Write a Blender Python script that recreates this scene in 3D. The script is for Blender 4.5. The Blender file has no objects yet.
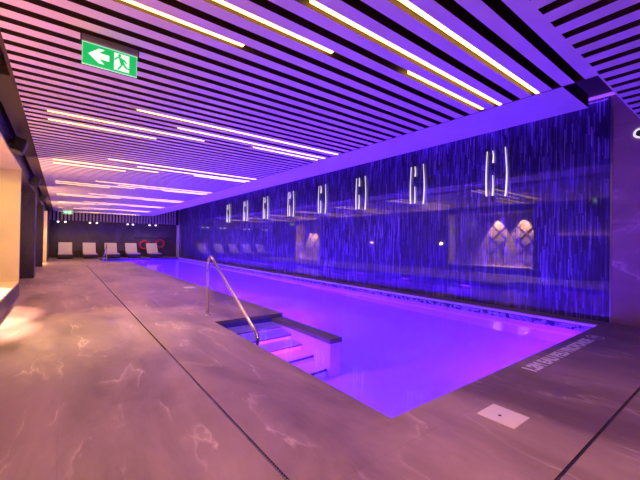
import bpy, bmesh, math, random
from math import sin, cos, pi, radians
from mathutils import Vector, Matrix
random.seed(7)
sc = bpy.context.scene
C = sc.collection

# ------------------------------------------------------------------ helpers
class MB:
    """collects shapes, then links them as ONE mesh object"""
    def __init__(s): s.bm = bmesh.new()
    def quad(s, pts, mi=0):
        f = s.bm.faces.new([s.bm.verts.new(p) for p in pts]); f.material_index = mi; return f
    def box(s, x0, x1, y0, y1, z0, z1, mi=0, bottom=None, front=None, skip=''):
        v = [s.bm.verts.new((x, y, z)) for z in (z0, z1) for y in (y0, y1) for x in (x0, x1)]
        F = dict(b=(0, 2, 3, 1), t=(4, 5, 7, 6), f=(0, 1, 5, 4), k=(2, 6, 7, 3), l=(0, 4, 6, 2), r=(1, 3, 7, 5))
        for k, ix in F.items():
            if k in skip: continue
            fc = s.bm.faces.new([v[i] for i in ix])
            fc.material_index = bottom if (k == 'b' and bottom is not None) else front if (k == 'f' and front is not None) else mi
        return s
    def tube(s, pts, r, seg=12, caps=True):
        pts = [Vector(p) for p in pts]
        rs = r if isinstance(r, (list, tuple)) else [r] * len(pts)
        rings = []; side = None
        for i, p in enumerate(pts):
            t = (pts[min(i + 1, len(pts) - 1)] - pts[max(i - 1, 0)]).normalized()
            if side is None:
                side = t.cross(Vector((0, 0, 1)))
                if side.length < 1e-4: side = Vector((1, 0, 0))
            side = (side - t * side.dot(t)).normalized(); up = side.cross(t)
            rings.append([s.bm.verts.new(p + (side * cos(a) + up * sin(a)) * rs[i]) for a in [2 * pi * k / seg for k in range(seg)]])
        for a, b in zip(rings, rings[1:]):
            for k in range(seg):
                f = s.bm.faces.new((a[k], a[(k + 1) % seg], b[(k + 1) % seg], b[k])); f.smooth = True
        if caps:
            s.bm.faces.new(rings[0][::-1]); s.bm.faces.new(rings[-1])
        return s
    def lathe(s, prof, c, axis='z', seg=24):
        """profile of (radius, height) round an axis through c"""
        rings = []
        for r, h in prof:
            ring = []
            for k in range(seg):
                a = 2 * pi * k / seg
                l = (r * cos(a), r * sin(a), h)
                if axis == 'x': l = (l[2], l[0], l[1])
                if axis == 'y': l = (l[0], l[2], l[1])
                ring.append(s.bm.verts.new((c[0] + l[0], c[1] + l[1], c[2] + l[2])))
            rings.append(ring)
        for a, b in zip(rings, rings[1:]):
            for k in range(seg):
                f = s.bm.faces.new((a[k], a[(k + 1) % seg], b[(k + 1) % seg], b[k])); f.smooth = True
        if prof[0][0] > 1e-5: s.bm.faces.new(rings[0][::-1])
        if prof[-1][0] > 1e-5: s.bm.faces.new(rings[-1])
        return s
    def torus(s, c, R, r, axis='y', a0=0, a1=2 * pi, seg=32, n=10):
        full = abs(a1 - a0 - 2 * pi) < 1e-6
        rings = []
        for i in range(seg if full else seg + 1):
            a = a0 + (a1 - a0) * i / seg
            ring = []
            for k in range(n):
                b = 2 * pi * k / n
                u, w, h = (R + r * cos(b)) * cos(a), (R + r * cos(b)) * sin(a), r * sin(b)
                p = (u, h, w) if axis == 'y' else (u, w, h) if axis == 'z' else (h, u, w)
                ring.append(s.bm.verts.new((c[0] + p[0], c[1] + p[1], c[2] + p[2])))
            rings.append(ring)
        m = len(rings)
        for i in range(m if full else m - 1):
            a, b = rings[i], rings[(i + 1) % m]
            for k in range(n):
                f = s.bm.faces.new((a[k], a[(k + 1) % n], b[(k + 1) % n], b[k])); f.smooth = True
        if not full:
            s.bm.faces.new(rings[0][::-1]); s.bm.faces.new(rings[-1])
        return s
    def prism(s, poly, o, ux, uy, th):
        """flat polygon (2D points) given thickness th along ux x uy, from origin o"""
        o, ux, uy = Vector(o), Vector(ux), Vector(uy); n = ux.cross(uy) * th
        a = [s.bm.verts.new(o + ux * x + uy * y) for x, y in poly]
        b = [s.bm.verts.new(o + ux * x + uy * y + n) for x, y in poly]
        s.bm.faces.new(b); s.bm.faces.new(a[::-1])
        for i in range(len(a)):
            j = (i + 1) % len(a); s.bm.faces.new((a[i], a[j], b[j], b[i]))
        return s
    def cushion(s, x0, x1, y0, y1, z0, z1, r=.03, M=None):
        tmp = bmesh.new(); bmesh.ops.create_cube(tmp, size=1)
        for v in tmp.verts: v.co = Vector(((x0 + x1) / 2 + v.co.x * (x1 - x0), (y0 + y1) / 2 + v.co.y * (y1 - y0), (z0 + z1) / 2 + v.co.z * (z1 - z0)))
        bmesh.ops.bevel(tmp, geom=tmp.edges[:], offset=r, segments=3, affect='EDGES', profile=.6)
        if M is not None: bmesh.ops.transform(tmp, matrix=M, verts=tmp.verts)
        me = bpy.data.meshes.new('t'); tmp.to_mesh(me); tmp.free(); s.bm.from_mesh(me); bpy.data.meshes.remove(me)
        for f in s.bm.faces: f.smooth = f.smooth
        return s
    def build(s, name, mats, parent=None, fix=True):
        if fix: bmesh.ops.recalc_face_normals(s.bm, faces=s.bm.faces[:])
        me = bpy.data.meshes.new(name); s.bm.to_mesh(me); s.bm.free()
        for m in (mats if isinstance(mats, (list, tuple)) else [mats]): me.materials.append(m)
        o = bpy.data.objects.new(name, me); C.objects.link(o)
        if parent is not None: o.parent = parent
        return o

def tag(o, label=None, cat=None, group=None, kind=None):
    if label: o['label'] = label
    if cat: o['category'] = cat
    if group: o['group'] = group
    if kind: o['kind'] = kind
    return o
def thing(name, label, cat, loc=(0, 0, 0), rz=0, group=None):
    o = bpy.data.objects.new(name, None); o.empty_display_size = .1; C.objects.link(o)
    o.location = loc; o.rotation_euler = (0, 0, rz)
    return tag(o, label, cat, group)
def copy_thing(root, loc, rz, label):
    r = root.copy(); C.objects.link(r); r.location = loc; r.rotation_euler = (0, 0, rz); r['label'] = label
    for ch in list(root.children):
        c = ch.copy(); C.objects.link(c); c.parent = r
        for g in list(ch.children):
            d = g.copy(); C.objects.link(d); d.parent = c
    return r
def struct(o, label, cat='structure'):
    return tag(o, label, cat, kind='structure')

# ------------------------------------------------------------------ materials
def new_mat(name):
    m = bpy.data.materials.new(name); m.use_nodes = True
    nt = m.node_tree; b = nt.nodes['Principled BSDF']
    return m, nt, b
def N(nt, t, **kw):
    n = nt.nodes.new(t)
    for k, v in kw.items():
        if k in n.inputs.keys(): n.inputs[k].default_value = v
        else: setattr(n, k, v)
    return n
def L(nt, a, ao, b, bi): nt.links.new(a.outputs[ao], b.inputs[bi])
def coords(nt, scale=(1, 1, 1), rot=(0, 0, 0), kind='Object'):
    tc = N(nt, 'ShaderNodeTexCoord'); mp = N(nt, 'ShaderNodeMapping')
    mp.inputs['Scale'].default_value = scale; mp.inputs['Rotation'].default_value = rot
    L(nt, tc, kind, mp, 'Vector'); return mp
def ramp(nt, pts):
    r = N(nt, 'ShaderNodeValToRGB'); e = r.color_ramp.elements
    while len(e) < len(pts): e.new(.5)
    for el, (p, c) in zip(e, pts):
        el.position = p; el.color = (*c, 1) if len(c) == 3 else c
    return r
def plain(name, col, rough=.5, metal=0, noise=.12, scale=8, spec=.5):
    m, nt, b = new_mat(name)
    mp = coords(nt); n = N(nt, 'ShaderNodeTexNoise', Scale=scale, Detail=4.0); L(nt, mp, 'Vector', n, 'Vector')
    r = ramp(nt, [(.3, [c * (1 - noise) for c in col]), (.7, [min(1, c * (1 + noise)) for c in col])])
    L(nt, n, 'Fac', r, 'Fac'); L(nt, r, 'Color', b, 'Base Color')
    b.inputs['Roughness'].default_value = rough; b.inputs['Metallic'].default_value = metal
    b.inputs['Specular IOR Level'].default_value = spec
    return m
def glow(name, col, s):
    m, nt, b = new_mat(name)
    b.inputs['Base Color'].default_value = (*[c * .6 for c in col], 1)
    b.inputs['Emission Color'].default_value = (*col, 1); b.inputs['Emission Strength'].default_value = s
    return m
def stone(name, dark, light, vein, tile=(1.2, 1.2), vrot=.6, rough=.42, plane='xy', joint=.75, vscale=1.0, vamt=.55):
    m, nt, b = new_mat(name)
    rot = {'xy': (0, 0, 0), 'yz': (0, pi / 2, 0), 'xz': (pi / 2, 0, 0)}[plane]
    mp = coords(nt)
    mpa = coords(nt, (1.5 * vscale, .55 * vscale, 1), (0, 0, vrot + .15)); n1 = N(nt, 'ShaderNodeTexNoise', Scale=1.0, Detail=9.0, Roughness=.62, Distortion=.5); L(nt, mpa, 'Vector', n1, 'Vector')
    r1 = ramp(nt, [(.36, dark), (.62, light)]); L(nt, n1, 'Fac', r1, 'Fac')
    # streaks across the slab
    mp2 = coords(nt, (2.5 * vscale, .7 * vscale, 1.4 * vscale), (.2, .1, vrot))
    n2 = N(nt, 'ShaderNodeTexNoise', Scale=.75, Detail=7.0, Roughness=.5, Distortion=.35); L(nt, mp2, 'Vector', n2, 'Vector')
    r2 = ramp(nt, [(.490, (0, 0, 0)), (.5, (1, 1, 1)), (.505, (.3, .3, .3)), (.545, (0, 0, 0))]); L(nt, n2, 'Fac', r2, 'Fac')
    n3 = N(nt, 'ShaderNodeTexNoise', Scale=1.7, Detail=3.0); L(nt, mp, 'Vector', n3, 'Vector')
    r3 = ramp(nt, [(.45, (0, 0, 0)), (.62, (1, 1, 1))]); L(nt, n3, 'Fac', r3, 'Fac')
    mu = N(nt, 'ShaderNodeMath', operation='MULTIPLY'); L(nt, r2, 'Color', mu, 0); L(nt, r3, 'Color', mu, 1)
    mu2 = N(nt, 'ShaderNodeMath', operation='MULTIPLY'); L(nt, mu, 0, mu2, 0); mu2.inputs[1].default_value = vamt * 1.15
    mx = N(nt, 'ShaderNodeMixRGB'); L(nt, mu2, 0, mx, 'Fac'); L(nt, r1, 'Color', mx, 'Color1'); mx.inputs['Color2'].default_value = (*vein, 1)
    mp3 = coords(nt, (1, 1, 1), rot)
    br = N(nt, 'ShaderNodeTexBrick'); br.offset = .5
    br.inputs['Color1'].default_value = (1, 1, 1, 1); br.inputs['Color2'].default_value = (.9, .9, .9, 1); br.inputs['Mortar'].default_value = (joint, joint, joint, 1)
    br.inputs['Scale'].default_value = 1; br.inputs['Mortar Size'].default_value = .003; br.inputs['Brick Width'].default_value = tile[0]; br.inputs['Row Height'].default_value = tile[1]
    L(nt, mp3, 'Vector', br, 'Vector')
    ml = N(nt, 'ShaderNodeMixRGB', blend_type='MULTIPLY'); ml.inputs['Fac'].default_value = 1
    L(nt, mx, 'Color', ml, 'Color1'); L(nt, br, 'Color', ml, 'Color2'); L(nt, ml, 'Color', b, 'Base Color')
    rr = ramp(nt, [(.3, [rough - .08] * 3), (.7, [rough + .12] * 3)]); L(nt, n1, 'Fac', rr, 'Fac'); L(nt, rr, 'Color', b, 'Roughness')
    bp = N(nt, 'ShaderNodeBump', Strength=.12, Distance=.01); L(nt, n2, 'Fac', bp, 'Height'); L(nt, bp, 'Normal', b, 'Normal')
    return m

M = {}
M['floor'] = stone('deck_stone', (.165, .105, .095), (.38, .265, .24), (.78, .6, .5), tile=(1.25, 1.25), vrot=.7, rough=.42, joint=.86)
M['coping'] = stone('coping_stone', (.09, .075, .075), (.16, .13, .13), (.3, .25, .24), rough=.4)
M['marble'] = stone('grey_marble', (.38, .24, .25), (.52, .34, .35), (.95, .72, .75), tile=(1.5, .82), vrot=1.2, plane='yz', rough=.3, joint=.6, vscale=.8, vamt=.7)
M['pier'] = stone('pier_stone', (.03, .021, .032), (.055, .04, .056), (.13, .10, .12), tile=(1.5, .9), plane='xz', rough=.4)
M['farwall'] = stone('far_wall_stone', (.06, .046, .044), (.105, .083, .078), (.24, .2, .19), tile=(1.6, .85), plane='xz', rough=.4, vamt=.35)
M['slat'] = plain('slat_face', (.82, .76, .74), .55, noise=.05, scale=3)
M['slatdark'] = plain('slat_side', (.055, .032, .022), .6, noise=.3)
M['fascia'] = plain('fascia_slat', (.30, .25, .25), .55)
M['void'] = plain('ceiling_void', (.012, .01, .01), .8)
M['brown'] = plain('dark_brown_panel', (.045, .034, .03), .5)
M['plaster'] = plain('soffit_plaster', (.72, .70, .70), .6, noise=.03)
M['cream'] = plain('cream_panel', (.74, .58, .30), .5, noise=.06, scale=2)
_b = M['cream'].node_tree.nodes['Principled BSDF']; _b.inputs['Emission Color'].default_value = (1, .58, .2, 1); _b.inputs['Emission Strength'].default_value = .12   # faint glow added to the recess linings, imitating lamp light
M['nicheback'] = plain('niche_back_panel', (.26, .19, .12), .5, noise=.06, scale=2)
M['wood'] = plain('pale_frame', (.5, .42, .36), .45, noise=.1)
M['white'] = plain('white_plastic', (.80, .72, .66), .4, noise=.04)
M['paint'] = plain('white_paint', (.78, .72, .72), .5, noise=.05)
M['marking'] = plain('deck_marking_paint', (.93, .9, .9), .55, noise=.05)
M['steel'] = plain('polished_steel', (.78, .74, .70), .16, 1, noise=.05)
M['trim'] = plain('brushed_metal', (.6, .57, .55), .3, 1, noise=.05)
M['black'] = plain('black_plastic', (.014, .013, .014), .45)
M['dark'] = plain('dark_wood', (.06, .035, .025), .5, noise=.25)
M['fabric'] = plain('beige_fabric', (.66, .56, .39), .9, noise=.08, scale=40)
M['red'] = plain('red_buoy', (.5, .03, .02), .5, noise=.1)
M['lattice'] = plain('bronze_lattice', (.07, .04, .025), .4)
M['bracket'] = plain('grey_bracket', (.35, .35, .38), .4, .3)
M['strip'] = glow('warm_diffuser', (1, .56, .13), 7)
M['lens'] = glow('downlight_lens', (1, .9, .8), 6)
M['rod'] = glow('reflection_glow', (1, .86, .78), 1.15)
M['lampring'] = glow('lamp_ring', (1, .93, 1), .8)
M['led'] = glow('violet_led', (.30, .06, 1.0), 1.3)
M['green'] = glow('sign_green', (.0, .55, .13), .85)
M['signwhite'] = glow('sign_white', (.8, 1, .86), 1.0)
M['edge'] = glow('sign_edge', (.45, 1, .65), .7)

# pool tile: pale mosaic with a dark patterned band at the water line
m, nt, b = new_mat('pool_mosaic'); M['basin'] = m
geo = N(nt, 'ShaderNodeNewGeometry'); sep = N(nt, 'ShaderNodeSeparateXYZ'); L(nt, geo, 'Position', sep, 'Vector')
mp = coords(nt)
vo = N(nt, 'ShaderNodeTexVoronoi', Scale=22.0); L(nt, mp, 'Vector', vo, 'Vector')
band = ramp(nt, [(.3, (.035, .03, .06)), (.6, (.35, .3, .4))]); L(nt, vo, 'Color', band, 'Fac')
n = N(nt, 'ShaderNodeTexNoise', Scale=30.0); L(nt, mp, 'Vector', n, 'Vector')
tl = ramp(nt, [(.3, (.78, .78, .8)), (.7, (.86, .86, .88))]); L(nt, n, 'Fac', tl, 'Fac')
g1 = N(nt, 'ShaderNodeMath', operation='GREATER_THAN'); L(nt, sep, 'Z', g1, 0); g1.inputs[1].default_value = -.16
g2 = N(nt, 'ShaderNodeMath', operation='GREATER_THAN'); L(nt, sep, 'X', g2, 0); g2.inputs[1].default_value = 6.2
g3 = N(nt, 'ShaderNodeMath', operation='MULTIPLY'); L(nt, g1, 0, g3, 0); L(nt, g2, 0, g3, 1); g1 = g3
mx = N(nt, 'ShaderNodeMixRGB'); L(nt, g1, 0, mx, 'Fac'); L(nt, tl, 'Color', mx, 'Color1'); L(nt, band, 'Color', mx, 'Color2')
g4 = N(nt, 'ShaderNodeMath', operation='GREATER_THAN'); L(nt, sep, 'Z', g4, 0); g4.inputs[1].default_value = -.13
g5 = N(nt, 'ShaderNodeMath', operation='SUBTRACT'); L(nt, g4, 0, g5, 0); L(nt, g2, 0, g5, 1); g5.use_clamp = True
mx2 = N(nt, 'ShaderNodeMixRGB'); L(nt, g5, 0, mx2, 'Fac'); L(nt, mx, 'Color', mx2, 'Color1'); mx2.inputs['Color2'].default_value = (.05, .04, .28, 1)  # freeboard on the other sides tinted dark blue, imitating its weaker light
L(nt, mx2, 'Color', b, 'Base Color'); b.inputs['Roughness'].default_value = .3

# water: one refracting surface with a light ripple
m = bpy.data.materials.new('pool_water'); m.use_nodes = True; nt = m.node_tree; M['water'] = m
nt.nodes.remove(nt.nodes['Principled BSDF'])
gl = N(nt, 'ShaderNodeBsdfGlass', IOR=1.33, Roughness=.0); gl.inputs['Color'].default_value = (.68, .64, 1, 1)
mp = coords(nt, (1, 1, 1)); n = N(nt, 'ShaderNodeTexNoise', Scale=2.6, Detail=2.0); L(nt, mp, 'Vector', n, 'Vector')
bp = N(nt, 'ShaderNodeBump', Strength=.10, Distance=.02); L(nt, n, 'Fac', bp, 'Height'); L(nt, bp, 'Normal', gl, 'Normal')
L(nt, gl, 'BSDF', nt.nodes['Material Output'], 'Surface')

# feature wall: dark ribbed mosaic of thin upright sticks under clear glass
m, nt, b = new_mat('glass_sticks'); M['sticks'] = m
tc = N(nt, 'ShaderNodeTexCoord'); sp = N(nt, 'ShaderNodeSeparateXYZ'); L(nt, tc, 'Object', sp, 'Vector')
def mth(op, a, b_, c=None):
    n_ = N(nt, 'ShaderNodeMath', operation=op)
    for k, q in enumerate((a, b_, c)):
        if q is None: continue
        if isinstance(q, (int, float)): n_.inputs[k].default_value = q
        else: nt.links.new(q, n_.inputs[k])
    return n_.outputs[0]
fy = mth('FLOOR', mth('MULTIPLY', sp.outputs['Y'], 58), 0)
wn = N(nt, 'ShaderNodeTexWhiteNoise', noise_dimensions='1D'); nt.links.new(fy, wn.inputs['W'])
fz = mth('FLOOR', mth('MULTIPLY_ADD', sp.outputs['Z'], 3.2, mth('MULTIPLY', wn.outputs['Value'], 7)), 0)
cb = N(nt, 'ShaderNodeCombineXYZ'); nt.links.new(fy, cb.inputs['X']); nt.links.new(fz, cb.inputs['Y'])
w2 = N(nt, 'ShaderNodeTexWhiteNoise', noise_dimensions='2D'); nt.links.new(cb.outputs[0], w2.inputs['Vector'])
mp = coords(nt, (1, 24, 1.1)); n = N(nt, 'ShaderNodeTexNoise', Scale=1.0, Detail=4.0, Roughness=.6); L(nt, mp, 'Vector', n, 'Vector')
mpc = coords(nt, (1, 1.1, .6)); ncn = N(nt, 'ShaderNodeTexNoise', Scale=1.0, Detail=2.0); L(nt, mpc, 'Vector', ncn, 'Vector')
val = mth('ADD', mth('MULTIPLY_ADD', w2.outputs['Value'], .36, .0), mth('ADD', mth('MULTIPLY', n.outputs['Fac'], .55), mth('MULTIPLY', ncn.outputs['Fac'], .35)))
r = ramp(nt, [(.42, (.012, .005, .045)), (.63, (.035, .014, .15)), (.76, (.10, .05, .36)), (.90, (.36, .22, .85))]); nt.links.new(val, r.inputs['Fac'])
a1 = n
L(nt, r, 'Color', b, 'Base Color'); b.inputs['Roughness'].default_value = .5
b.inputs['Coat Weight'].default_value = 1; b.inputs['Coat Roughness'].default_value = .02; b.inputs['Coat IOR'].default_value = 2.0
bp = N(nt, 'ShaderNodeBump', Strength=.3, Distance=.01); nt.links.new(val, bp.inputs['Height']); L(nt, bp, 'Normal', b, 'Normal')

# ------------------------------------------------------------------ dimensions (metres; X across the pool, Y along it, deck at z = 0)
XL, XG = -.66, 6.68             # left wall face, feature wall face
YB, YF = -3.2, 26.2             # back and far walls
X1, X2, XR = 1.75, 2.88, 6.25   # stair recess edge, pool left edge, pool right edge
Y1, Y5, Y6, Y7 = 1.49, 4.76, 20.75, 23.9
ZW, ZB = -.11, -1.2             # water level, basin floor
ZS, ZT = 2.73, 3.52             # slat underside, high ceiling
DX, DY = .89, .62               # slot drains
DW = .018

# ------------------------------------------------------------------ floor with the pool and the two drain slots cut out
def in_pool(x, y):
    return (X2 < x < XR and Y1 < y < Y7) or (X1 < x <= X2 and (Y1 < y < Y5 or Y6 < y < Y7))
def in_slot(x, y):
    return (abs(x - DX) < DW / 2 and DY - DW / 2 < y < 18) or (abs(y - DY) < DW / 2 and DX - DW / 2 < x < 6.4)
xs = [-1.5, DX - DW / 2, DX + DW / 2, X1, X2, XR, 6.4, XG + .1]
ys = [YB - .1, DY - DW / 2, DY + DW / 2, Y1, Y5, 18, Y6, Y7, YF + .1]
f = MB()
def solid(i, j):
    if not (0 <= i < len(xs) - 1 and 0 <= j < len(ys) - 1): return True
    x, y = (xs[i] + xs[i + 1]) / 2, (ys[j] + ys[j + 1]) / 2
    return not in_pool(x, y) and not in_slot(x, y)
for i in range(len(xs) - 1):
    for j in range(len(ys) - 1):
        if not solid(i, j): continue
        a, b_, c, d = xs[i], xs[i + 1], ys[j], ys[j + 1]
        f.quad([(a, c, 0), (b_, c, 0), (b_, d, 0), (a, d, 0)])
        z = -.045
        if not solid(i - 1, j): f.quad([(a, c, 0), (a, d, 0), (a, d, z), (a, c, z)], 1)
        if not solid(i + 1, j): f.quad([(b_, c, 0), (b_, c, z), (b_, d, z), (b_, d, 0)], 1)
        if not solid(i, j - 1): f.quad([(a, c, 0), (a, c, z), (b_, c, z), (b_, c, 0)], 1)
        if not solid(i, j + 1): f.quad([(a, d, 0), (b_, d, 0), (b_, d, z), (a, d, z)], 1)
bmesh.ops.remove_doubles(f.bm, verts=f.bm.verts[:], dist=1e-5)
struct(f.build('floor', [M['floor'], M['coping']], fix=False), 'brown veined stone deck around the pool', 'floor')

# basin
f = MB(); zt = -.045
out = [(X1, Y1), (XR, Y1), (XR, Y7), (X1, Y7), (X1, Y6), (X2, Y6), (X2, Y5), (X1, Y5)]
for (a, c), (b_, d) in zip(out, out[1:] + out[:1]):
    f.quad([(a, c, zt), (a, c, ZB), (b_, d, ZB), (b_, d, zt)])
for a, b_, c, d in ((X2, XR, Y1, Y7), (X1, X2, Y1, Y5), (X1, X2, Y6, Y7)):
    f.quad([(a, c, ZB), (b_, c, ZB), (b_, d, ZB), (a, d, ZB)])
struct(f.build('pool_basin', M['basin'], fix=False), 'white tiled basin of the long violet-lit pool', 'pool')

f = MB()
for a, b_, c, d in ((X2, XR, Y1, Y7), (X1, X2, Y1, Y5), (X1, X2, Y6, Y7)):
    f.quad([(a, c, ZW), (b_, c, ZW), (b_, d, ZW), (a, d, ZW)])
bmesh.ops.remove_doubles(f.bm, verts=f.bm.verts[:], dist=1e-5)
tag(f.build('pool_water', M['water'], fix=False), 'calm violet-glowing water filling the long pool', 'water', kind='stuff')

# steps and divider at both ends
def steps(name, y0, sgn, label):
    f = MB()
    for k in range(5):
        ya, yb = y0 + sgn * .28 * k, y0 + sgn * .28 * (k + 1)
        z = -.2 - .2 * k
        f.box(X1 + .001, X2 - .19, min(ya, yb), max(ya, yb), ZB, z, skip='b')
    return struct(f.build(name, M['basin2']), label, 'steps')
M['basin2'] = plain('pale_step_tile', (.82, .82, .84), .35, noise=.05, scale=30)
M['nosing'] = plain('riser_shade', (.1, .09, .16), .5)  # dark bands on the risers, painting in their shade
def riser_shades(parent, y0, sgn):
    f = MB()
    for k in range(5):
        yb = y0 + sgn * .28 * (k + 1); z = -.2 - .2 * k
        f.box(X1 + .002, X2 - .191, yb - .004, yb + .004, z - .075, z - .010)
    o = f.build('riser_shade', M['nosing'], parent); return o  # 'nosing' is the dark colour painting in the riser shade
s1 = steps('pool_steps', Y5, -1, 'five submerged white steps in the near corner of the pool')
riser_shades(s1, Y5, -1)
s2 = steps('pool_steps', Y6, 1, 'submerged white steps in the far corner of the pool')
riser_shades(s2, Y6, 1)
for (ya, yb, lab) in ((3.28, Y5, 'low wall with dark stone cap beside the near pool steps'), (Y6, Y6 + 1.48, 'low wall with dark stone cap beside the far pool steps')):
    f = MB(); f.box(X2 - .18, X2 - .02, ya + .02, yb, ZB, -.12)
    w = struct(f.build('divider_wall', M['basin2']), lab, 'wall')
    f = MB(); f.cushion(X2 - .20, X2 + .0, ya, yb - .002, -.125, -.055, .006)
    f.build('stone_cap', M['coping'], w)

# pale coping line along the feature wall side
f = MB(); f.box(XR - .015, XR + .05, Y1, Y7, -.03, .006)
struct(f.build('trim_1', M['paint']), 'pale coping strip along the pool edge under the blue wall', 'trim')

# ------------------------------------------------------------------ walls
f = MB(); f.box(XG, XG + .2, 1.44, YF, -.1, ZT)
struct(f.build('wall_right', M['sticks']), 'dark blue glossy wall of thin upright sticks along the pool', 'wall')
f = MB(); f.box(XG - .004, XG + .2, YB, 1.425, -.1, ZT)
struct(f.build('wall_marble', M['marble']), 'grey veined marble wall at the right edge', 'wall')
f = MB(); f.box(XG - .012, XG + .1, 1.424, 1.44, 0, ZT)
struct(f.build('trim_2', M['trim']), 'thin upright metal trim between blue wall and marble', 'trim')
f = MB(); f.box(-1.5, XG + .2, YB - .2, YB, -.1, ZT)
struct(f.build('wall_back', M['pier']), 'stone wall behind the entrance end', 'wall')
f = MB(); f.box(-1.6, XG + .2, YF, YF + .2, -.1, ZT)
struct(f.build('wall_far', M['farwall']), 'dark veined stone wall behind the loungers', 'wall')
f = MB(); f.box(XG - .14, XG - .001, YF - .75, YF - .55, 0, ZT)
struct(f.build('trim_3', M['plaster']), 'slim stone upright at the far end of the blue wall', 'trim')

# left wall: plinth, recess with cream back, header, piers
f = MB()
f.box(-1.6, -1.42, YB, YF, -.1, 3.3)                       # rear plane
f.box(-1.42, XL, YB, 5.25, 0, 3.2)                          # solid wall beside the entrance
f.box(-1.42, XL, 4.75, 9.0, 0, .28)                         # plinth below the recess
f.box(-1.42, XL, 8.72, 9.0, .28, 2.5)                       # end of the recess
f.box(-1.42, XL, 4.75, YF, 2.5, 3.2)                        # header all along
f.box(-1.42, XL + .03, 12.8, 13.5, 0, 2.5)                  # first pier
f.box(-1.42, XL + .04, 17.8, 18.4, 0, 2.5)                  # second pier
f.box(-1.42, XL + .06, 21.3, YF, 0, 2.5)                    # wall next to the loungers
struct(f.build('wall_left', M['pier']), 'left stone wall with piers and recesses', 'wall')
f = MB()
f.box(-1.42, -1.10, 5.26, 8.715, .285, 2.49)
struct(f.build('wall_niche', M['nicheback']), 'cream lit back panel of the left wall recess', 'wall')
f = MB()
f.box(-1.1, XL + .012, 8.69, 8.76, .30, 2.495); f.box(-1.1, XL + .012, 5.26, 8.69, 2.455, 2.495); f.box(-1.1, XL + .012, 5.26, 8.69, .28, .315)
struct(f.build('trim_4', M['cream']), 'pale frame lining the cream recess', 'trim')
f = MB(); f.box(-1.42, -1.30, 18.42, 21.27, 0, 2.49, 1); f.box(-1.42, XL + .075, 21.27, 21.30, 0, 2.49)
struct(f.build('wall_alcove', [M['cream'], M['nicheback']]), 'cream lit alcove in the left wall before the loungers', 'wall')
for y0, y1_, z0, lab in ((6.40, 7.12, .85, 'bronze diagonal lattice on the cream recess, the farther of two'), (5.42, 6.08, .85, 'bronze diagonal lattice on the cream recess, the nearer of two'),
                    (19.5, 20.6, .6, 'bronze diagonal lattice in the alcove before the loungers')):
    t = thing('lattice_screen', lab, 'screen', (0, y0, z0), 0, 'diagonal lattices in the left recesses')
    xb = -1.095 if y0 < 10 else -1.295
    w, h = y1_ - y0, 1.3
    f = MB(); s = w * .8
    for k in range(-4, 6):
        for d in (1, -1):
            # diagonal bars clipped to the panel
            pts = []
            for q in range(61):
                yy = w * q / 60; zz = (k * s + yy) if d > 0 else ((k + 1) * s - yy)
                if 0 <= zz <= h: pts.append((yy, zz))
            if len(pts) > 3:
                (ya, za), (yb, zb) = pts[0], pts[-1]; u = .014
                f.prism([(ya, za - u), (yb, zb - u), (yb, zb + u), (ya, za + u)], (xb, 0, 0), (0, 1, 0), (0, 0, 1), .02)
    f.build('bars', M['lattice'], t)

# ------------------------------------------------------------------ ceilings
PITCH, SLOT = .188, .08
far = lambda n: 1.115 + PITCH * n
NS = 126
f = MB()
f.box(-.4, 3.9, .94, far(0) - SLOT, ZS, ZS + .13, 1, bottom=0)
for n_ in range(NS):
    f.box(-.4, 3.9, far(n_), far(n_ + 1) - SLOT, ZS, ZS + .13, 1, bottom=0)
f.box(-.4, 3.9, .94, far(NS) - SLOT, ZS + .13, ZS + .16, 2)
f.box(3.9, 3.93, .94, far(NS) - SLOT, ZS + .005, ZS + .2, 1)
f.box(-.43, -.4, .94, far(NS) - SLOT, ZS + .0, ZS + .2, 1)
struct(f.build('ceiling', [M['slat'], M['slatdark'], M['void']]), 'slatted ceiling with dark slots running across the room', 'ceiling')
YE = far(NS) - SLOT
f = MB(); x = 2.498 - .217 * 14; xa = -.66
xend = []
while x < XG:
    f.box(xa, x, YB, .94, ZS, ZS + .13, 1, bottom=0)
    f.box(x, x + .088, .925, .94, ZS, ZS + .13, 1, bottom=0)
    xa = x + .088; x += .217
f.box(xa, XG, YB, .94, ZS, ZS + .13, 1, bottom=0)
f.box(-.66, XG, YB, .94, ZS + .09, ZS + .16, 1)
struct(f.build('ceiling_entrance', [M['slat'], M['slatdark'], M['void']]), 'slatted ceiling with slots running lengthwise at the entrance end', 'ceiling')
f = MB(); f.box(3.93, 4.88, 1.26, 25.0, 2.78, 2.93, 1, bottom=0)
struct(f.build('ceiling_soffit', [M['plaster'], M['brown']]), 'smooth violet-lit soffit strip beside the slatted ceiling', 'ceiling')
f = MB(); f.box(3.6, XG + .2, .5, YF, ZT, ZT + .1); f.box(-1.6, 3.6, YB, YF, 3.2, 3.3); f.box(3.5, XG + .2, .3, .5, ZS + .16, ZT + .1)
struct(f.build('ceiling_high', M['brown']), 'dark high ceiling above the pool edge', 'ceiling')
f = MB(); f.box(-.60, -.435, 4.55, 25, ZS + .03, ZS + .12)
struct(f.build('ceiling_panel', M['brown']), 'dark brown panel between slatted ceiling and left wall', 'ceiling')
# far fascia of upright slats
f = MB(); f.box(-.62, XG - .15, 25.06, YF, 2.24, 2.30, 1); f.box(-.62, XG - .15, 25.06, 25.10, 2.30, ZT, 1)
x = -.6
while x < XG - .3:
    f.box(x, x + .095, 25.0, 25.06, 2.24, ZT, 0); x += .175
struct(f.build('ceiling_fascia', [M['fascia'], M['void']]), 'upright slatted fascia hanging above the loungers', 'ceiling')

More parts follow.
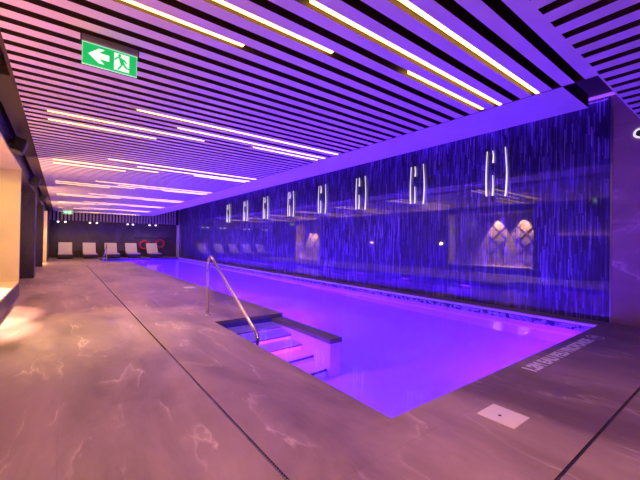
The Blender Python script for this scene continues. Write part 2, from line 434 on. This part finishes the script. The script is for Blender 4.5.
# ------------------------------------------------------------------ strip lights in the slots
ORD = ['first', 'second', 'third', 'fourth', 'fifth', 'sixth', 'seventh', 'eighth']
pat = [(0, .70, 3.89, 'full-length bar'), (2, 1.27, 3.89, 'three-quarter bar'),
       (3, 2.52, 3.86, 'short bar by the soffit'), (4, -.17, 1.76, 'longer left bar'), (6, -.17, 1.14, 'shorter left bar')]
for g in range(8):
    for off, xa, xb, d in pat:
        n_ = 2 + 17 * g + off
        if n_ >= NS: continue
        y = far(n_) - SLOT
        t = thing('ceiling_strip_light', f'warm white strip light, {d} of the {ORD[g]} row from the front', 'strip light', (xa, y, ZS + .02), 0, f'strip lights of the {ORD[g]} ceiling row'); t['kind'] = 'thing'
        f = MB(); f.box(0, xb - xa, .004, .036, -.021, .028); f.build('diffuser', M['strip'], t)
        f = MB(); f.box(0, xb - xa, .001, .046, .028, .07); f.build('housing', M['black'], t)

# ------------------------------------------------------------------ ceiling strip reflections on the feature wall, imitated by added glowing rods
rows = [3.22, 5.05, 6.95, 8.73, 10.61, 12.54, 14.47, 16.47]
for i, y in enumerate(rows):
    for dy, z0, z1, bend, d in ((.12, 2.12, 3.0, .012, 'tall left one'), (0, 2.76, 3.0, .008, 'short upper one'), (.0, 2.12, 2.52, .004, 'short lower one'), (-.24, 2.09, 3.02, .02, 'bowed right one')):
        t = thing('reflection_rod', f'slim white rod imitating a ceiling strip reflection, {d} in the {ORD[i]} cluster from the right', 'imitated reflection', (XG - .03, y + dy, z0), 0, f'reflection rods of the {ORD[i]} cluster')
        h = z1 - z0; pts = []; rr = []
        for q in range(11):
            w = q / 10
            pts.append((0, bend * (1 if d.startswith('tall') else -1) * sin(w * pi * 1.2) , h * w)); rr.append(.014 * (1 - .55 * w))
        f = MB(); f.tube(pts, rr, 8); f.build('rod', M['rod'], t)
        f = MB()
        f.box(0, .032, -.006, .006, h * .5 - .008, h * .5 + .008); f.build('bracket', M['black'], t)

# violet led line at the top of the feature wall
f = MB(); f.box(XG - .05, XG - .002, .9, 25.2, ZT - .035, ZT - .002)
tag(f.build('led_strip', M['led']), 'violet led line along the top of the blue wall', 'led strip')

# ------------------------------------------------------------------ exit signs
def exit_sign(loc, label):
    t = thing('exit_sign', label, 'exit sign', loc, 0, 'hanging exit signs')
    W_, H_ = .375, .172
    f = MB(); f.box(0, W_, -.006, .006, 0, H_); p = f.build('sign_panel', M['green'], t)
    f = MB(); f.box(-.001, W_ + .001, -.0065, .0065, H_ - .006, H_ + .001); f.box(-.001, W_ + .001, -.0065, .0065, -.001, .004); f.box(-.001, .003, -.0065, .0065, 0, H_); f.box(W_ - .003, W_ + .001, -.0065, .0065, 0, H_)
    f.build('lit_edge', M['edge'], p)
    f = MB(); f.box(-.006, W_ + .006, -.02, .02, H_ + .002, 2.73 - loc[2] + .0); f.build('bracket', M['bracket'], t)
    f = MB(); f.box(-.012, -.006, -.022, .022, H_ - .02, 2.73 - loc[2]); f.build('end_cap', M['black'], t)
    f = MB(); f.box(W_ + .006, W_ + .012, -.022, .022, H_ - .02, 2.73 - loc[2]); f.build('end_cap', M['black'], t)
    o, ux, uy = (0, -.0065, 0), (1, 0, 0), (0, 0, 1)
    f = MB()   # arrow to the left
    f.prism([(.04, .088), (.108, .146), (.146, .146), (.108, .112), (.178, .112), (.178, .066), (.108, .066), (.146, .032), (.108, .032)], o, ux, uy, .002)
    f.build('arrow', M['signwhite'], t)
    f = MB(); f.prism([(.212, .018), (.318, .018), (.318, .154), (.212, .154)], o, ux, uy, .002); f.build('doorway', M['signwhite'], t)
    f = MB(); o2 = (0, -.0088, 0)
    f.prism([(.25 + .0125 * cos(a), .138 + .0125 * sin(a)) for a in [2 * pi * k / 14 for k in range(14)]], o2, ux, uy, .002)
    for pl in ([(.241, .124), (.271, .122), (.288, .076), (.257, .068)],                # torso
               [(.252, .122), (.236, .112), (.218, .092), (.211, .098), (.230, .122), (.246, .128)],   # leading arm
               [(.262, .122), (.288, .112), (.305, .088), (.297, .082), (.280, .102), (.262, .108)],   # trailing arm
               [(.262, .076), (.250, .052), (.232, .024), (.243, .019), (.262, .048), (.276, .072)],   # front leg
               [(.270, .080), (.284, .052), (.308, .040), (.330, .040), (.330, .050), (.311, .052), (.296, .062), (.284, .084)]):
        f.prism(pl, o2, ux, uy, .002)
    f.build('running_figure', M['green'], t)
    return t
exit_sign((.098, 3.19, 2.505), 'green hanging exit sign with white arrow and running figure near the ceiling front')
exit_sign((.02, 20.6, 2.36), 'small glowing green exit sign far away above the loungers')

# ------------------------------------------------------------------ handrails
def rail(y0, sgn, label):
    t = thing('handrail', label, 'handrail', (1.82, y0, 0), 0 if sgn > 0 else pi, 'pool handrails')
    P = [(0, 0, 0), (0, 0, .76)]
    for k in range(1, 9):
        a = pi - k * (pi - radians(61)) / 8 * 1.0
        P.append((0, -(.11 + .11 * cos(a)), .80 + .11 * sin(a)))
    # straight sloping run, then a small bend down onto the step
    P += [(0, -1.60, .125), (0, -1.66, .082), (0, -1.695, .03), (0, -1.70, -.03), (0, -1.70, -.995)]
    P = [Vector(p) for p in P]
    f = MB(); f.tube(P, .0215, 14); f.build('tube', M['steel'], t)
    f = MB(); f.lathe([(.048, .0005), (.048, .006), (.03, .014), (.024, .016)], (0, 0, 0)); f.build('base_flange', M['steel'], t)
    return t
rail(5.25, 1, 'polished steel handrail rising from the deck and sloping into the near steps')
rail(Y6 - .49, -1, 'polished steel handrail at the far end by the loungers')

# ------------------------------------------------------------------ drains, deck plates, writing
def drain(label, L_, loc, rz):
    t = thing('slot_drain', label, 'drain', loc, rz, 'slot drains in the deck')
    w = DW / 2 - .0006
    f = MB(); f.box(0, L_, -w, w, -.04, -.034); f.box(0, L_, -w, -w + .0016, -.034, .0006); f.box(0, L_, w - .0016, w, -.034, .0006)
    f.build('channel', M['brown'], t)
    f = MB(); k = 0.0
    while k < min(L_, 3.2):
        f.box(k, k + .009, -w + .0017, w - .0017, -.012, -.004); k += .022
    f.build('grate', M['trim'], t)
drain('dark slot drain running lengthwise along the left deck', 17.3, (DX, DY + .01, 0), pi / 2)
drain('dark slot drain running across the deck at lower right', 5.4, (DX + .02, DY, 0), 0)

def plate(loc, label):
    t = thing('skimmer_plate', label, 'cover plate', loc, 0, 'square deck plates')
    f = MB(); f.cushion(-.117, .117, -.121, .121, -.004, .005, .002); f.build('cover', M['white'], t)
    f = MB(); f.lathe([(.011, .0052), (.011, .0062), (.0, .0062)], (-.02, .012, 0), seg=12); f.build('lift_hole', M['black'], t)
plate((2.39, 1.07, 0), 'square off-white cover plate set in the deck near the front pool edge')
plate((2.51, 8.58, 0), 'small pale cover plate in the deck beyond the handrail')

def floor_text(s, x0, x1, y0, y1, name, label):
    cu = bpy.data.curves.new('t', 'FONT'); cu.body = s; cu.extrude = .0006; cu.offset = .05
    o = bpy.data.objects.new('t', cu); C.objects.link(o)
    dg = bpy.context.evaluated_depsgraph_get(); dg.update()
    me = bpy.data.meshes.new_from_object(o.evaluated_get(dg))
    C.objects.unlink(o); bpy.data.objects.remove(o)
    vx = [v.co.x for v in me.vertices]; vy = [v.co.y for v in me.vertices]
    for v in me.vertices:
        v.co.x = x0 + (v.co.x - min(vx)) / (max(vx) - min(vx)) * (x1 - x0)
        v.co.y = y0 + (v.co.y - min(vy)) / (max(vy) - min(vy)) * (y1 - y0)
        v.co.z = .0014 + v.co.z
    me.materials.append(M['marking'])
    o = bpy.data.objects.new(name, me); C.objects.link(o)
    return tag(o, label, 'floor marking')
floor_text('1.2M EAU PEU PROFONDE', 3.47, 5.24, 1.265, 1.395, 'depth_marking', 'white depth lettering on the deck along the front pool edge')
t = thing('no_diving_symbol', 'small round white no-diving mark at the end of the deck lettering', 'floor marking', (5.43, 1.31, 0))
f = MB()
for k in range(32):
    a, b_ = 2 * pi * k / 32, 2 * pi * (k + 1) / 32
    f.quad([(.095 * cos(a), .095 * sin(a), .0016), (.095 * cos(b_), .095 * sin(b_), .0016), (.078 * cos(b_), .078 * sin(b_), .0016), (.078 * cos(a), .078 * sin(a), .0016)])
f.box(-.08, .08, -.008, .008, .0004, .0016)
f.build('ring_and_bar', M['marking'], t)
f = MB(); f.prism([(-.05, .03), (.0, .045), (.045, .02), (.04, .008), (.0, .026), (-.05, .014)], (0, 0, .0004), (1, 0, 0), (0, 1, 0), .0012)
f.lathe([(.012, .0004), (.012, .0016), (0, .0016)], (.055, .034, 0), seg=12)
f.build('diver', M['marking'], t)

# round fixture on the marble
t = thing('wall_lamp', 'small round white fixture high on the marble wall at the right edge', 'wall lamp', (XG - .004, 1.11, 2.82))
f = MB(); f.torus((-.012, 0, 0), .062, .014, 'x', n=8); f.build('ring', M['lampring'], t)
f = MB(); f.lathe([(.056, 0), (.05, -.012), (0, -.012)], (0, 0, 0), 'x'); f.build('lens', M['black'], t)

# ------------------------------------------------------------------ wall speakers
t0 = thing('wall_speaker', 'black speaker on the left wall above the cream recess', 'speaker', (XL, 6.95, 2.62), 0, 'speakers along the left wall')
f = MB(); f.cushion(.05, .20, -.14, .14, -.13, .09, .03, Matrix.Rotation(radians(18), 4, 'Y')); f.build('cabinet', M['black'], t0)
f = MB(); f.box(0, .08, -.03, .03, -.03, .03); f.build('bracket', M['black'], t0)
f = MB(); f.cushion(.198, .206, -.11, .11, -.10, .065, .003, Matrix.Rotation(radians(18), 4, 'Y')); f.build('grille', M['brown'], t0)
copy_thing(t0, (XL, 11.1, 2.62), 0, 'black speaker on the left wall just before the first pier')
copy_thing(t0, (XL, 15.4, 2.62), 0, 'black speaker on the left wall between the two piers')

# ------------------------------------------------------------------ loungers
def lounger(loc, label):
    t = thing('sun_lounger', label, 'sun lounger', loc, 0, 'sun loungers against the far wall')
    f = MB(); f.box(-.35, .35, -.95, -.90, .10, .24); f.box(-.35, .35, .88, .93, .10, .24); f.box(-.35, -.30, -.90, .88, .10, .24); f.box(.30, .35, -.90, .88, .10, .24)
    f.box(-.30, .30, -.90, .88, .19, .21); f.build('frame', M['dark'], t)
    for sx in (-1, 1):
        for sy in (-.9, .85):
            f = MB(); f.box(sx * .31 - .03, sx * .31 + .03, sy - .03, sy + .03, 0, .10); f.build('leg', M['dark'], t)
    f = MB(); f.cushion(-.34, .34, -.93, .28, .215, .31, .03); f.build('seat_cushion', M['fabric'], t)
    R = Matrix.Translation((0, .26, .27)) @ Matrix.Rotation(radians(52), 4, 'X')
    f = MB(); f.cushion(-.34, .34, 0, .80, -.02, .07, .03, R); f.build('back_cushion', M['fabric'], t)
    f = MB()
    for sx in (-.3, .3): f.tube([(sx, .72, .22), (sx, .60, .62)], .014, 8)
    f.build('back_strut', M['dark'], t)
    return t
lx = [(.17, 'leftmost of the row, nearest the left wall'), (1.37, 'second from the left, left of the steel handrail'), (2.52, 'in the middle of the row, behind the handrail'), (3.68, 'fourth from the left, before the red ring'), (4.95, 'rightmost of the row, nearest the blue wall')]
base = None
for x, d in lx:
    lab = f'beige cushioned dark wood lounger, {d}'
    base = lounger((x, 25.15, 0), lab) if base is None else (copy_thing(base, (x, 25.15, 0), 0, lab))
def stool(loc, label):
    t = thing('side_table', label, 'side table', loc, 0, 'side tables between loungers')
    f = MB(); f.lathe([(.2, .42), (.2, .45), (.0, .45)], (0, 0, 0)); f.build('tabletop', M['dark'], t)
    for k in range(3):
        a = 2 * pi * k / 3 + .4
        f = MB(); f.tube([(.17 * cos(a), .17 * sin(a), 0), (.12 * cos(a), .12 * sin(a), .425)], .014, 8); f.build('leg', M['dark'], t)
stool((.78, 25.3, 0), 'small dark side table between the two leftmost loungers')
stool((3.12, 25.3, 0), 'small dark side table between the third and fourth loungers')

# rescue kit on the far wall
for x, z, lab in ((4.55, .80, 'red lifebuoy ring hanging behind the fourth lounger'), (5.55, .89, 'red lifebuoy ring hanging behind the rightmost lounger')):
    t = thing('lifebuoy', lab, 'lifebuoy', (x, YF - .075, z), 0, 'lifebuoys on the far wall')
    f = MB(); f.torus((0, 0, 0), .27, .07, 'y'); f.build('ring', M['red'], t)
    f = MB(); f.box(-.02, .02, 0, .075, .18, .21); f.build('hook', M['black'], t)
t = thing('rescue_pole', 'long dark rescue pole held level on the far wall above the lifebuoys', 'pole', (3.9, YF - .05, 1.3))
f = MB(); f.tube([(0, 0, 0), (2.5, 0, 0)], .02, 10); f.build('shaft', M['black'], t)
for x in (.3, 1.3, 2.3):
    f = MB(); f.box(x - .015, x + .015, -.025, .05, -.03, -.015); f.build('hook', M['black'], t)

# downlights under the fascia
for i, x in enumerate((-.2, .14, 1.36, 1.72, 3.40, 3.70, 4.70, 5.08)):
    pair = ['leftmost', 'second', 'third', 'rightmost'][i // 2]
    t = thing('downlight', f'small white spot lamp under the far fascia, {"left" if i % 2 == 0 else "right"} one of the {pair} pair', 'spotlight', (x, 25.25, 2.24), 0, 'spot lamps above the loungers')
    f = MB(); f.lathe([(.06, 0), (.06, -.07), (.052, -.07), (.052, -.05)], (0, 0, 0)); f.build('body', M['paint'], t)
    f = MB(); f.lathe([(.05, -.055), (.055, -.075), (.045, -.10), (.02, -.112), (0, -.114)], (0, 0, 0)); f.build('lens', M['lens'], t)

# ------------------------------------------------------------------ lights
def area(name, loc, target, size, size_y, energy, col, shape='RECTANGLE', spread=pi):
    l = bpy.data.lights.new(name, 'AREA'); l.shape = shape; l.size = size; l.size_y = size_y; l.energy = energy; l.color = col; l.spread = spread
    o = bpy.data.objects.new(name, l); C.objects.link(o); o.location = loc
    d = Vector(target) - Vector(loc); o.rotation_euler = d.to_track_quat('-Z', 'Y').to_euler()
    return o
def spot(name, loc, target, energy, col, ang, blend=.5, rad=.03):
    l = bpy.data.lights.new(name, 'SPOT'); l.energy = energy; l.color = col; l.spot_size = radians(ang); l.spot_blend = blend; l.shadow_soft_size = rad
    o = bpy.data.objects.new(name, l); C.objects.link(o); o.location = loc
    d = Vector(target) - Vector(loc); o.rotation_euler = d.to_track_quat('-Z', 'Y').to_euler()
    return o
VIO = (.115, .005, 1.0)
PW = 6.6
# underwater lamps in the left pool wall and the near pool wall
for i in range(8):
    y = 5.9 + i * 2.45
    area('underwater_lamp', (X2 + .02, y, -.6), (X2 + 3, y, -.55), .3, .3, 42 * PW, VIO, 'DISK')
for x in (4.4, 5.6): area('underwater_lamp', (x, Y1 + .02, -.6), (x, Y1 + 3, -.55), .3, .3, 13 * PW, VIO, 'DISK')
area('step_lamp', (X1 + .02, 3.58, -.58), (X1 + 3, 2.6, -.9), .08, .08, 130, (.26, .02, 1.0), 'DISK')
# violet led coves
area('pool_cove', (6.6, 13, 3.47), (6.6, 13, 0), .04, 23, 40, (.16, .03, 1.0)).rotation_euler = (0, 0, 0)
area('left_cove', (-.56, 15, 2.84), (-.66, 15, 2.5), .03, 20, 80, (.16, .03, 1.0)).rotation_euler = (0, radians(35), 0)
# warm lamps of the recesses, with added fill behind the piers
for y in (5.75, 6.76): spot('niche_spot', (-.84, y, 2.44), (-1.09, y, 1.5), 1400, (1, .58, .38), 62, .35)
for y in (5.7, 6.7): spot('niche_floor_spot', (-.72, y, 2.43), (.42, y - 1.1, 0), 240, (1, .78, .26), 52, 1)
area('niche_lamp', (-.86, 7.7, 2.43), (-.86, 8.7, .9), .18, .2, 8, (1, .74, .20), 'RECTANGLE', radians(110))
for y in (9.25, 13.75, 18.65): area('pier_fill', (-.85, y, 1.2), (.3, y + .6, 2.73), .08, .08, 70, (1, .46, .26), 'DISK')  # unseen lamps added to warm the left ceiling
for y in (19.8, 20.4): spot('niche_spot', (-1.05, y, 2.1), (-1.29, y, 1.2), 1100, (1, .58, .38), 62, .35)
for y in (19.2, 20.6): spot('alcove_spot', (-.8, y, 2.43), (-.3, y, 0), 80, (1, .68, .34), 90, .5)
# unseen fill spots added over the entrance end (behind and beside the camera)
for x, y, e in ((.3, .3, 180), (.2, -1.2, 150), (1.6, .4, 110), (2.9, -.2, 45)):
    spot('entrance_fill_spot', (x, y, ZS - .012), (x - .1, y + .6, 0), e, (1, .50, .44), 140, 1, .03)
for n_, x, e in ((16, .2, 100), (16, 1.3, 60), (33, .3, 130), (33, 2.0, 90), (50, .4, 130), (50, 2.0, 90), (67, .4, 130), (67, 1.9, 80), (84, .4, 120), (84, 2.0, 80), (101, .5, 120), (101, 2.1, 80), (118, .6, 90)):
    spot('deck_fill_spot', (x, far(n_) - SLOT / 2, ZS + .012), (x, far(n_) - SLOT / 2, 0), e * 1.25, (1, .50, .34), 130, .9, .008)  # fill spots added inside the slots to brighten the deck
area('left_ceiling_fill', (-.58, 2.0, 1.55), (-.28, 2.0, 2.73), .06, 5.0, 46, (1, .36, .18)).rotation_euler = (0, radians(180 - 14), 0)  # added lamp out of view, warms the near left ceiling
for x in (-.03, 1.54, 3.55, 4.89):
    spot('lounger_spot', (x, 25.2, 2.15), (x, 25.5, 0), 38, (1, .66, .48), 130, .8, .04)

w = bpy.data.worlds.new('world'); sc.world = w; w.use_nodes = True
w.node_tree.nodes['Background'].inputs['Color'].default_value = (.01, .008, .012, 1); w.node_tree.nodes['Background'].inputs['Strength'].default_value = .2

# ------------------------------------------------------------------ camera
yaw, pit, rol = radians(37.27), radians(.47), radians(.89)
r0 = Vector((cos(yaw), -sin(yaw), 0)); d0 = Vector((sin(yaw), cos(yaw), 0)); z0 = Vector((0, 0, 1))
fw = d0 * cos(pit) + z0 * sin(pit); up = z0 * cos(pit) - d0 * sin(pit)
cr = r0 * cos(rol) + up * sin(rol); cu_ = up * cos(rol) - r0 * sin(rol)
cam = bpy.data.cameras.new('camera'); co = bpy.data.objects.new('camera', cam); C.objects.link(co)
cam.sensor_width = 36; cam.lens = 339.1 / 640 * 36; cam.clip_start = .02
mt = Matrix((cr, cu_, -fw)).transposed().to_4x4(); mt.translation = (0, 0, 1.15); co.matrix_world = mt
sc.camera = co

vs = sc.view_settings
vs.view_transform = 'Standard'; vs.look = 'None'; vs.gamma = 1; vs.exposure = 0; vs.use_curve_mapping = False
sc.cycles.use_denoising = True
sc.cycles.max_bounces = 12; sc.cycles.diffuse_bounces = 5; sc.cycles.transmission_bounces = 10
